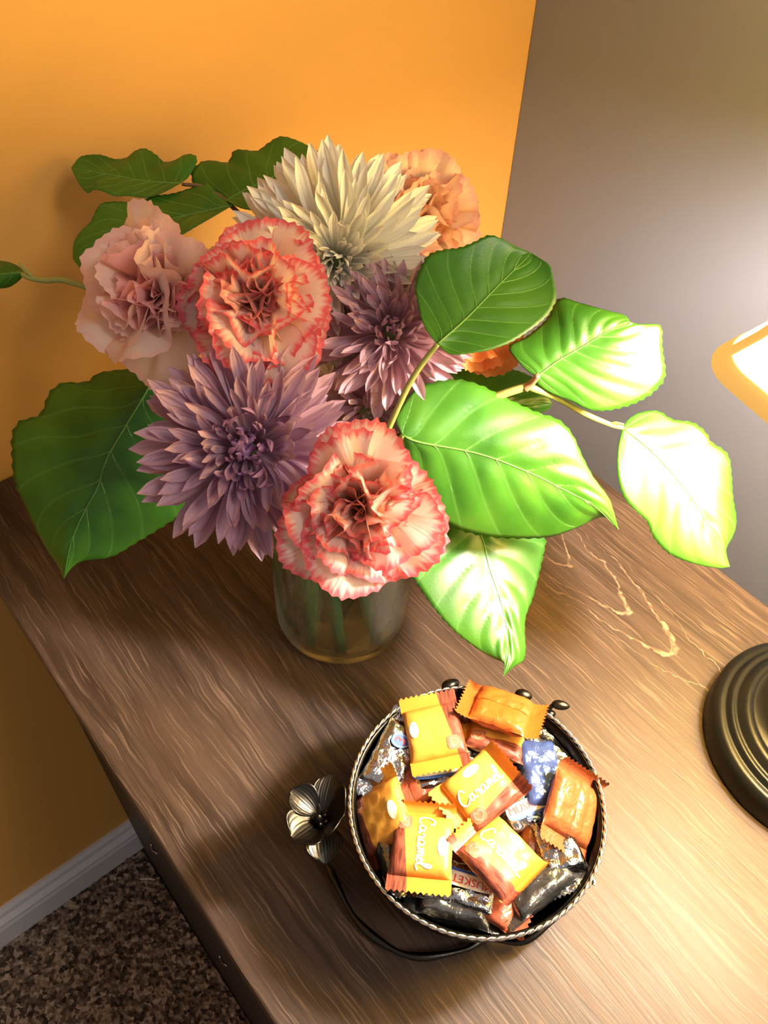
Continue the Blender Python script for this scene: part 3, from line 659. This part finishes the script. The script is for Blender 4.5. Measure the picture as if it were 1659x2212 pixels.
# ---------------------------------------------------------------- black orchid bowl
BX, BY, BR, BZ = 0.1355, 0.0834, 0.0562, 0.050
bowl = empty('candy_bowl', (BX, BY, 0), 'round black metal bowl with a silver rope rim and an orchid on its side', 'bowl')
prof = [(0.0001, 0.0005), (0.036, 0.0003), (0.040, 0.0015), (0.045, 0.008), (0.0495, 0.020), (0.0535, 0.034), (BR - .0008, BZ - .0006), (BR, BZ), (BR - 0.0018, BZ), (0.0518, 0.034), (0.0478, 0.021), (0.043, 0.010), (0.038, 0.004), (0.0001, 0.003)]
part('bowl_body', MB().lathe(prof, (BX, BY, 0), 96).done(M_BODY), bowl)
for s_ in (0, 1):
    mb = MB(); pts = []
    for i in range(720):
        a = 2 * PI * i / 720; tw = a * 44 + s_ * PI
        pts.append((BX + (BR + math.cos(tw) * 0.00042) * math.cos(a), BY + (BR + math.cos(tw) * .00042) * math.sin(a), BZ + .0005 + math.sin(tw) * .00042))
    part('rope_strand', mb.tube(pts, 0.00050, 6, closed=True).done(M_SILVER), bowl)
ring = [at_z(u, v_, .006) for u, v_ in ((700, 1845), (718, 1890), (767, 1983), (836, 2043), (905, 2067), (1002, 2052), (1050, 2028))]
arc = []
a0 = math.atan2(ring[-1].y - BY, ring[-1].x - BX)
for k in range(1, 9):
    a = a0 + k / 8 * 2.2; rr = .050 + .010 * k / 8; arc.append(Vector((BX + rr * math.cos(a), BY + rr * math.sin(a), .006 + .036 * (k / 8))))
P = catmull([at_z(700, 1800, .026)] + ring + arc, 6)
part('branch', MB().tube(P, lambda q: .0016 + .0004 * math.sin(q * 60), 8).done(M_BLACKMETAL), bowl)
def ellipsoid(c, ax, la, lb, seg=14, n=10):
    q = Vector(ax).to_track_quat('Z', 'Y').to_matrix().to_4x4(); m = Matrix.Translation(c) @ q
    mb = MB().lathe([(lb * max(.01, math.sin(PI * i / n)) * (1 - .35 * (i / n)), -la * math.cos(PI * i / n)) for i in range(n + 1)], (0, 0, 0), seg)
    mb.v = [m @ p for p in mb.v]; return mb
prev = None
for (u0, v0, u1, v1, z, lb) in ((955, 1488, 992, 1472, .044, .0038), (1112, 1498, 1150, 1506, .046, .0036), (1192, 1520, 1231, 1527, .050, .0029), (1180, 1545, 1200, 1540, .046, .0026)):
    a, c = at_z(u0, v0, z), at_z(u1, v1, z)
    part('bud', ellipsoid((a + c) / 2, c - a, (c - a).length / 2, lb).done(M_BLACKMETAL), bowl)
part('bud_stalk', MB().tube(catmull([at_z(960, 1490, .042), at_z(1060, 1500, .040), at_z(1130, 1520, .042), at_z(1175, 1535, .046), at_z(1196, 1522, .049)], 6), .0011, 8).done(M_BLACKMETAL), bowl)
# orchid
OC = (692, 1770); oz = .036
och = part('orchid_flower', ellipsoid(at_z(OC[0] - 4, OC[1] + 2, oz + .003), (0.2, .1, 1), .0042, .0028).done(M_BLACKMETAL), bowl)
def orchid_petal(ax_pts, wpx, lift, cup):
    (u0, v0), (u1, v1) = ax_pts; A_, B_ = at_z(u0, v0, oz), at_z(u1, v1, oz + lift)
    L = (B_ - A_); n_ = Vector((0, 0, 1)); sd = n_.cross(L).normalized(); W = wpx / F * .378
    def fn(a, b):
        s_ = b * 2 - 1; wd = W * .56 * max(.10, max(0, 1 - ((a - .56) / .46) ** 2) ** .5)
        rid = .00022 * math.sin(s_ * 34) * math.sin(PI * a)
        return A_ + L * a * (1 - .12 * s_ * s_ * a) + sd * s_ * wd + n_ * (cup * (s_ * s_ * wd / W * 2 + 1.2 * a * a) + .002 * math.sin(PI * a) + rid)
    mb = MB().grid(fn, 18, 28); o = part('petal', mb.done(M_BLACKMETAL), och)
    so = o.modifiers.new('t', 'SOLIDIFY'); so.thickness = .0006; so.offset = 0
orchid_petal(((695, 1760), (717, 1673)), 58, .004, .001)
orchid_petal(((688, 1762), (628, 1712)), 62, .003, .003)
orchid_petal(((688, 1774), (632, 1822)), 88, .002, .004)
orchid_petal(((700, 1768), (746, 1768)), 102, .006, .006)
orchid_petal(((694, 1785), (704, 1873)), 72, -.006, .003)
for du, dv in ((-9, -4), (10, -8), (12, 6), (0, 12)):
    part('lip_bead', ellipsoid(at_z(OC[0] + du, OC[1] + dv, oz + .004), (0, 0, 1), .0018, .0016, 8, 6).done(M_BLACKMETAL), och)

# ---------------------------------------------------------------- sweets
def frame_px(u, v_, z, ud, vd, pitch=0, rollr=0, rmax=.043):
    """local X points from pixel (u,v) to (ud,vd) on the plane z; pitch lifts +X end, roll lifts +Y side (degrees)"""
    c = at_z(u, v_, z); x = (at_z(ud, vd, z) - c).normalized(); zz = Vector((0, 0, 1)); y = zz.cross(x)
    k = Vector((c.x - BX, c.y - BY, 0)); rm = rmax if z > .0405 else (.034 if z > .0335 else .029)
    if k.length > rm: c = Vector((BX, BY, c.z)) + k * (rm / k.length)
    M = Matrix.Translation(c) @ Matrix(((x.x, y.x, 0, 0), (x.y, y.y, 0, 0), (x.z, y.z, 1, 0), (0, 0, 0, 1)))
    return M @ Matrix.Rotation(-math.radians(pitch), 4, 'Y') @ Matrix.Rotation(math.radians(rollr), 4, 'X')
def pack_mesh(a, b, hh, fin, mat, seed, bend=(0, 0), crump=0.0004, top=True):
    """pillow pack body; returns mesh and top surface function"""
    rnd = random.Random(seed); off = rnd.uniform(0, 50)
    def hz(x, y, sgn):
        u_ = min(1, abs(x) / a); v_ = min(1, abs(y) / b)
        h = hh * (1 - u_ ** 5) ** .6 * (1 - v_ ** 7) ** .5
        h += crump * (noise.noise(Vector((x * 260 + off, y * 260, sgn * 5))) + .8 * abs(noise.noise(Vector((x * 120 + off, y * 420, 9)))) * u_ ** 2) * (1 - u_ ** 8)
        return sgn * h
    n, m = 26, 22; mb = MB()
    for sgn in (1, -1):
        base = len(mb.v)
        for i in range(n + 1):
            x = a * math.sin((i / n * 2 - 1) * PI / 2 * .999)
            for j in range(m + 1):
                y = b * math.sin((j / m * 2 - 1) * PI / 2) * (1 - .06 * (1 - abs(x) / a) * 0) * (1 + .05 * (abs(x) / a) ** 4)
                mb.v.append(Vector((x, y, hz(x, y, sgn)))); mb.uv.append((x / a, y / b) if sgn > 0 else (0, 1))
        for i in range(n):
            for j in range(m):
                q = base + i * (m + 1) + j
                mb.f.append((q, q + m + 1, q + m + 2, q + 1) if sgn > 0 else (q, q + 1, q + m + 2, q + m + 1))
    return mb, (lambda x, y: hz(x, y, 1))
def fin_mesh(a, b, fin, sgn, mat, ang, seed, nteeth=11):
    rnd = random.Random(seed); n, m = 8, nteeth * 2; mb = MB(); k2 = rnd.uniform(-.3, .3)
    for i in range(n + 1):
        for j in range(m + 1):
            t_ = i / n; y = b * 1.05 * (j / m * 2 - 1)
            l = fin * t_ * (1 + (.09 if j % 2 else -.09) * (1 if i == n else 0))
            an = ang * t_ ** .6
            z = math.sin(an) * l + .0003 * math.sin(t_ * 22) + .0012 * k2 * math.sin(y / b * 3) * t_
            mb.v.append(Vector((sgn * (a * .985 + math.cos(an) * l), y, z))); mb.uv.append((sgn * (1 + t_ * .3), y / b))
    for i in range(n):
        for j in range(m):
            q = i * (m + 1) + j; mb.f.append((q, q + m + 1, q + m + 2, q + 1))
    return mb.done(mat, 'end_fin')
def ribbon(mb, pts, wd, zf, lift):
    P = catmull([(x, y, 0) for x, y in pts], 5); b0 = len(mb.v)
    for i, p in enumerate(P):
        t_ = (P[min(i + 1, len(P) - 1)] - P[max(i - 1, 0)]); t_ = t_.normalized() if t_.length > 0 else Vector((1, 0, 0)); s_ = Vector((-t_.y, t_.x, 0))
        ww = wd * (.75 + .35 * abs(t_.y))
        for e in (-1, 1): q = p + s_ * ww * e * .5; mb.v.append(Vector((q.x, q.y, zf(q.x, q.y) + lift))); mb.uv.append((0, 0))
    for i in range(len(P) - 1): mb.f.append((b0 + 2 * i, b0 + 2 * i + 2, b0 + 2 * i + 3, b0 + 2 * i + 1))
A_ = [(2.35, .85), (2.0, .98), (1.68, .75), (1.6, .35), (1.8, .05), (2.15, .25), (2.38, .95), (2.33, .3), (2.5, .05), (2.8, .3)]
WORD = [[(1.35, 1.75), (1.25, 2.2), (.9, 2.3), (.45, 1.8), (.15, .95), (.3, .2), (.8, .02), (1.4, .35)], A_,
        [(2.9, .6), (3.0, 1.0), (3.12, .85), (3.4, .85), (3.32, .3), (3.5, .05), (3.75, .3)], [(x + 2.12, y) for x, y in A_],
        [(4.95, .8), (5.05, .95), (5.0, .05)], [(5.02, .3), (5.3, .95), (5.48, .8), (5.45, .05)], [(5.47, .3), (5.75, .95), (5.93, .8), (5.92, .2), (6.05, .05), (6.3, .3)],
        [(6.35, .42), (6.75, .7), (6.65, .98), (6.38, .8), (6.32, .3), (6.55, .03), (6.95, .3)], [(7.0, .5), (7.5, 1.6), (7.45, 2.25), (7.2, 2.0), (7.1, .9), (7.2, .15), (7.5, .03), (7.95, .3)]]
def disc(mb, cx, cy, rx, ry, zf, lift, n=20, rings_=3, sq=1.0):
    b0 = len(mb.v); mb.v.append(Vector((cx, cy, zf(cx, cy) + lift))); mb.uv.append((0, 0))
    for r in range(1, rings_ + 1):
        for k in range(n):
            a = 2 * PI * k / n; ca, sa_ = math.cos(a), math.sin(a)
            if sq != 1.0: ca, sa_ = math.copysign(abs(ca) ** sq, ca), math.copysign(abs(sa_) ** sq, sa_)
            x, y = cx + rx * r / rings_ * ca, cy + ry * r / rings_ * sa_; mb.v.append(Vector((x, y, zf(x, y) + lift))); mb.uv.append((0, 0))
    for k in range(n): mb.f.append((b0, b0 + 1 + k, b0 + 1 + (k + 1) % n))
    for r in range(rings_ - 1):
        for k in range(n):
            q = b0 + 1 + r * n; mb.f.append((q + k, q + n + k, q + n + (k + 1) % n, q + (k + 1) % n))
def caramel(label, M, seed, front=True, word=True, a=.0132, b=.0128, fa=(.25, .25), mat=None, crump=.0007, fin=.0068):
    root = empty('wrapped_caramel', M.translation, label, 'candy', None)
    mt = mat or (M_WRAP if front else M_WRAPBACK)
    mb, zf = pack_mesh(a, b, .0042, fin, mt, seed, crump=crump)
    body = part('wrapper', mb.done(mt), root, M)
    for k, sg in enumerate((-1, 1)): part('end_fin', fin_mesh(a, b, fin, sg, mt, fa[k], seed + k), root, M)
    if not front:
        mb = MB()
        def fn(p, q): x = (p * 2 - 1) * a * .93; y = (q - .5) * .006; return (x, y + .002, zf(x, y + .002) + .0002 + .0006 * math.sin(q * PI))
        part('back_seam', mb.grid(fn, 20, 6).done(mt), root, M)
    if word:
        s_ = .0029; ox, oy = -7.95 * s_ / 2, -.0018
        mb = MB()
        for st in WORD: ribbon(mb, [(ox + x * s_ - .0003, oy + y * s_ - .0003) for x, y in st], .0011, zf, .00012)
        part('lettering_shadow', mb.done(M_INK_SH), root, M)
        mb = MB()
        for st in WORD: ribbon(mb, [(ox + x * s_, oy + y * s_) for x, y in st], .00072, zf, .00024)
        part('lettering', mb.done(M_INK_W), root, M)
    if front:
        mb = MB(); disc(mb, .001, .0088, .0042, .0021, zf, .0002)
        part('oval_badge', mb.done(M_INK_W), root, M)
        mb = MB(); disc(mb, -.0085, -.0078, .0033, .0030, zf, .00016, 24, 3, .55)
        part('chocolate_picture', mb.done(M_CHOC), root, M)
        mb = MB(); hp = [(0, -.0022), (.0018, -.0004), (.0019, .0012), (.0008, .0019), (0, .0010), (-.0008, .0019), (-.0019, .0012), (-.0018, -.0004), (0, -.0022)]
        ribbon(mb, [(-.0085 + x, -.0080 + y) for x, y in hp], .0003, zf, .0003)
        part('heart_outline', mb.done(M_CHOCLINE), root, M)
    return root
caramel('golden caramel square with clear upright word, lower left of the bowl', frame_px(912, 1828, .053, 905, 1900, 4, 6), 101, fa=(.9, .1))
caramel('golden caramel square slanting down right at the bottom of the pile', frame_px(1078, 1850, .053, 1130, 1903, -3, -6), 102, fa=(.5, 1.1))
caramel('golden caramel square in the middle of the pile, word rising right', frame_px(1040, 1708, .056, 1092, 1668, 8, 4), 103, fa=(.3, .9))
caramel('golden caramel square with bright glare at the upper left of the bowl', frame_px(938, 1582, .055, 926, 1520, -4, -10), 104, fa=(.1, .2), word=False)
caramel('orange wrapper lying back side up at the top of the bowl', frame_px(1085, 1533, .057, 1148, 1556, 2, -24), 105, front=False, word=False, fa=(.2, .3))
caramel('golden caramel tucked under the orange back-up wrapper at the top', frame_px(1075, 1588, .047, 1130, 1606, 0, -20), 109, word=False, fa=(-.1, -.1))
caramel('brown orange wrapper with a golden end, right side of the bowl', frame_px(1235, 1745, .050, 1215, 1830, -6, -34), 106, front=False, word=False, mat=plain_wrap('copper_brown_wrapper', (0.34, 0.09, 0.025)), fa=(.9, .2))
caramel('golden caramel tipped on its side at the left rim', frame_px(826, 1765, .046, 846, 1840, 0, 42), 107, word=False, fa=(.2, .1))
caramel('dark red brown wrapper behind the left tipped caramel', frame_px(890, 1703, .043, 915, 1760, 0, 10), 108, front=False, word=False, mat=M_WRAPBROWN)
caramel('orange brown wrapper slipped against the right rim, below the copper one', frame_px(1272, 1828, .038, 1262, 1900, 0, -20), 110, front=False, word=False, mat=plain_wrap('rust_wrapper', (0.42, 0.12, 0.03)))
caramel('brown wrapper below the slanting caramel near the front rim', frame_px(1065, 1945, .040, 1120, 1975, 0, 0), 111, front=False, word=False, mat=M_WRAPBROWN)

def text_mesh(s, size, mat):
    c = bpy.data.curves.new('t', 'FONT'); c.body = s; c.size = size; c.align_x = 'CENTER'; c.align_y = 'CENTER'; c.resolution_u = 2
    o = bpy.data.objects.new('t', c); sc.collection.objects.link(o)
    dg = bpy.context.evaluated_depsgraph_get(); me = bpy.data.meshes.new_from_object(o.evaluated_get(dg)); bpy.data.objects.remove(o)
    me.materials.clear(); me.materials.append(mat); return me
def mini(label, M, seed, mat, deco=None, a=.0165, b=.0095, hh=.0058, grp=None):
    root = empty('wrapped_mini_bar', M.translation, label, 'candy', grp)
    mb, zf = pack_mesh(a, b, hh, .006, mat, seed, crump=.0016)
    part('wrapper', mb.done(mat), root, M)
    for k, sg in enumerate((-1, 1)): part('end_fin', fin_mesh(a, b, .0062, sg, mat, random.Random(seed + k).uniform(-.3, .6), seed + k, 9), root, M)
    if deco == 'shield':
        sh_ = [(0, -.0052), (.0030, -.002), (.0036, .0018), (.0024, .0042), (0, .0046), (-.0024, .0042), (-.0036, .0018), (-.0030, -.002)]
        for sc_, mt, lf in ((1.0, M_INK_B, .0010), (.86, M_INK_W, .0011), (.76, M_INK_B, .0012)):
            P = catmull([(x, y, 0) for x, y in sh_ + sh_[:1]], 4)[:-1]
            v = [Vector((0.006, 0, hh + lf))] + [Vector((0.006 + p.x * sc_, p.y * sc_, hh + lf)) for p in P]; n = len(P)
            part('logo_shield', mesh(v, [(0, 1 + k, 1 + (k + 1) % n) for k in range(n)], mt, smooth=False), root, M)
        part('logo_numeral', text_mesh('3', .0078, M_INK_R), root, M @ Matrix.Translation((.006, 0.0002, hh + .0014)) @ Matrix.Scale(.9, 4))
    if deco == 'word':
        for mt, o_, s_ in ((M_INK_B, (0, -.0004, .0009), 1.0), (M_INK_W, (0, 0, .0010), 1.0)):
            mb = MB(); disc(mb, o_[0], o_[1] * 2, .0150, .0036 if mt is M_INK_B else .0031, lambda x, y: hh, o_[2], 24, 2, .5)
            part('label_band', mb.done(mt), root, M)
        part('lettering', text_mesh('MUSKETEERS', .0048, M_INK_R), root, M @ Matrix.Translation((0, 0, hh + .0013)))
    return root
mini('silver mini bar with a blue and red numeral shield, left side of the pile', frame_px(845, 1632, .046, 868, 1585, 4, 12), 201, M_FOIL, 'shield')
mini('silver mini bar with red lettering at the front of the bowl', frame_px(985, 1945, .040, 920, 1925, 0, 6), 202, M_FOIL, 'word')
mini('silver and blue mini bar right of the middle caramel', frame_px(1165, 1672, .046, 1178, 1740, 4, -6), 203, M_BLUEFOIL)
mini('silver mini bar with red lettering between middle and right wrappers', frame_px(1150, 1738, .043, 1190, 1722, 0, 14), 204, M_FOIL, 'word')
mini('pale silver mini bar leaning on the right back rim', frame_px(1222, 1608, .042, 1262, 1660, 0, -16), 205, M_FOIL)
mini('silver mini bar lying between the upper left and middle caramels', frame_px(955, 1668, .044, 1005, 1660, 0, 4), 206, M_FOIL, 'word')
mini('silver mini bar lying right of the slanting caramel', frame_px(1195, 1815, .042, 1222, 1880, 0, 10), 207, M_FOIL)
spots = [(10, 'at the back right rim'), (62, 'at the back rim by the buds'), (113, 'at the upper left rim'), (165, 'at the left rim near the orchid'), (216, 'at the front rim'), (268, 'at the lower right rim'), (319, 'at the right rim')]
for i, (an, nm) in enumerate(spots):
    a = math.radians(an); z = .036 + .004 * (i % 2)
    M = Matrix.Translation((BX + .0395 * math.cos(a), BY + .0395 * math.sin(a), z)) @ Matrix.Rotation(a + PI / 2 + random.uniform(-.15, .15), 4, 'Z') @ Matrix.Rotation(-.35, 4, 'X')
    mini('dark foil mini bar lying along the bowl wall ' + nm, M, 300 + i, M_DARKFOIL, grp='dark foil mini bars in the bowl', a=.0155)
for i, (u, v_, z, an, nm) in enumerate([(1090, 1665, .038, 20, 'between the middle caramel and the blue bar'), (1000, 1800, .034, 45, 'under the lower left caramel'), (1130, 1790, .033, 140, 'under the slanting caramel'), (1020, 1610, .032, 10, 'under the orange back-up wrapper'), (905, 1690, .030, 60, 'below the dark red wrapper'), (1190, 1720, .030, 80, 'below the blue bar'), (1050, 1900, .026, 0, 'deep under the slanting caramel')]):
    c, s_ = math.cos(math.radians(an)), math.sin(math.radians(an))
    mini('dark foil mini bar ' + nm, frame_px(u, v_, z, u + 50 * c, v_ + 50 * s_, random.uniform(-6, 6), 0), 320 + i, M_DARKFOIL, grp='dark foil mini bars in the bowl')
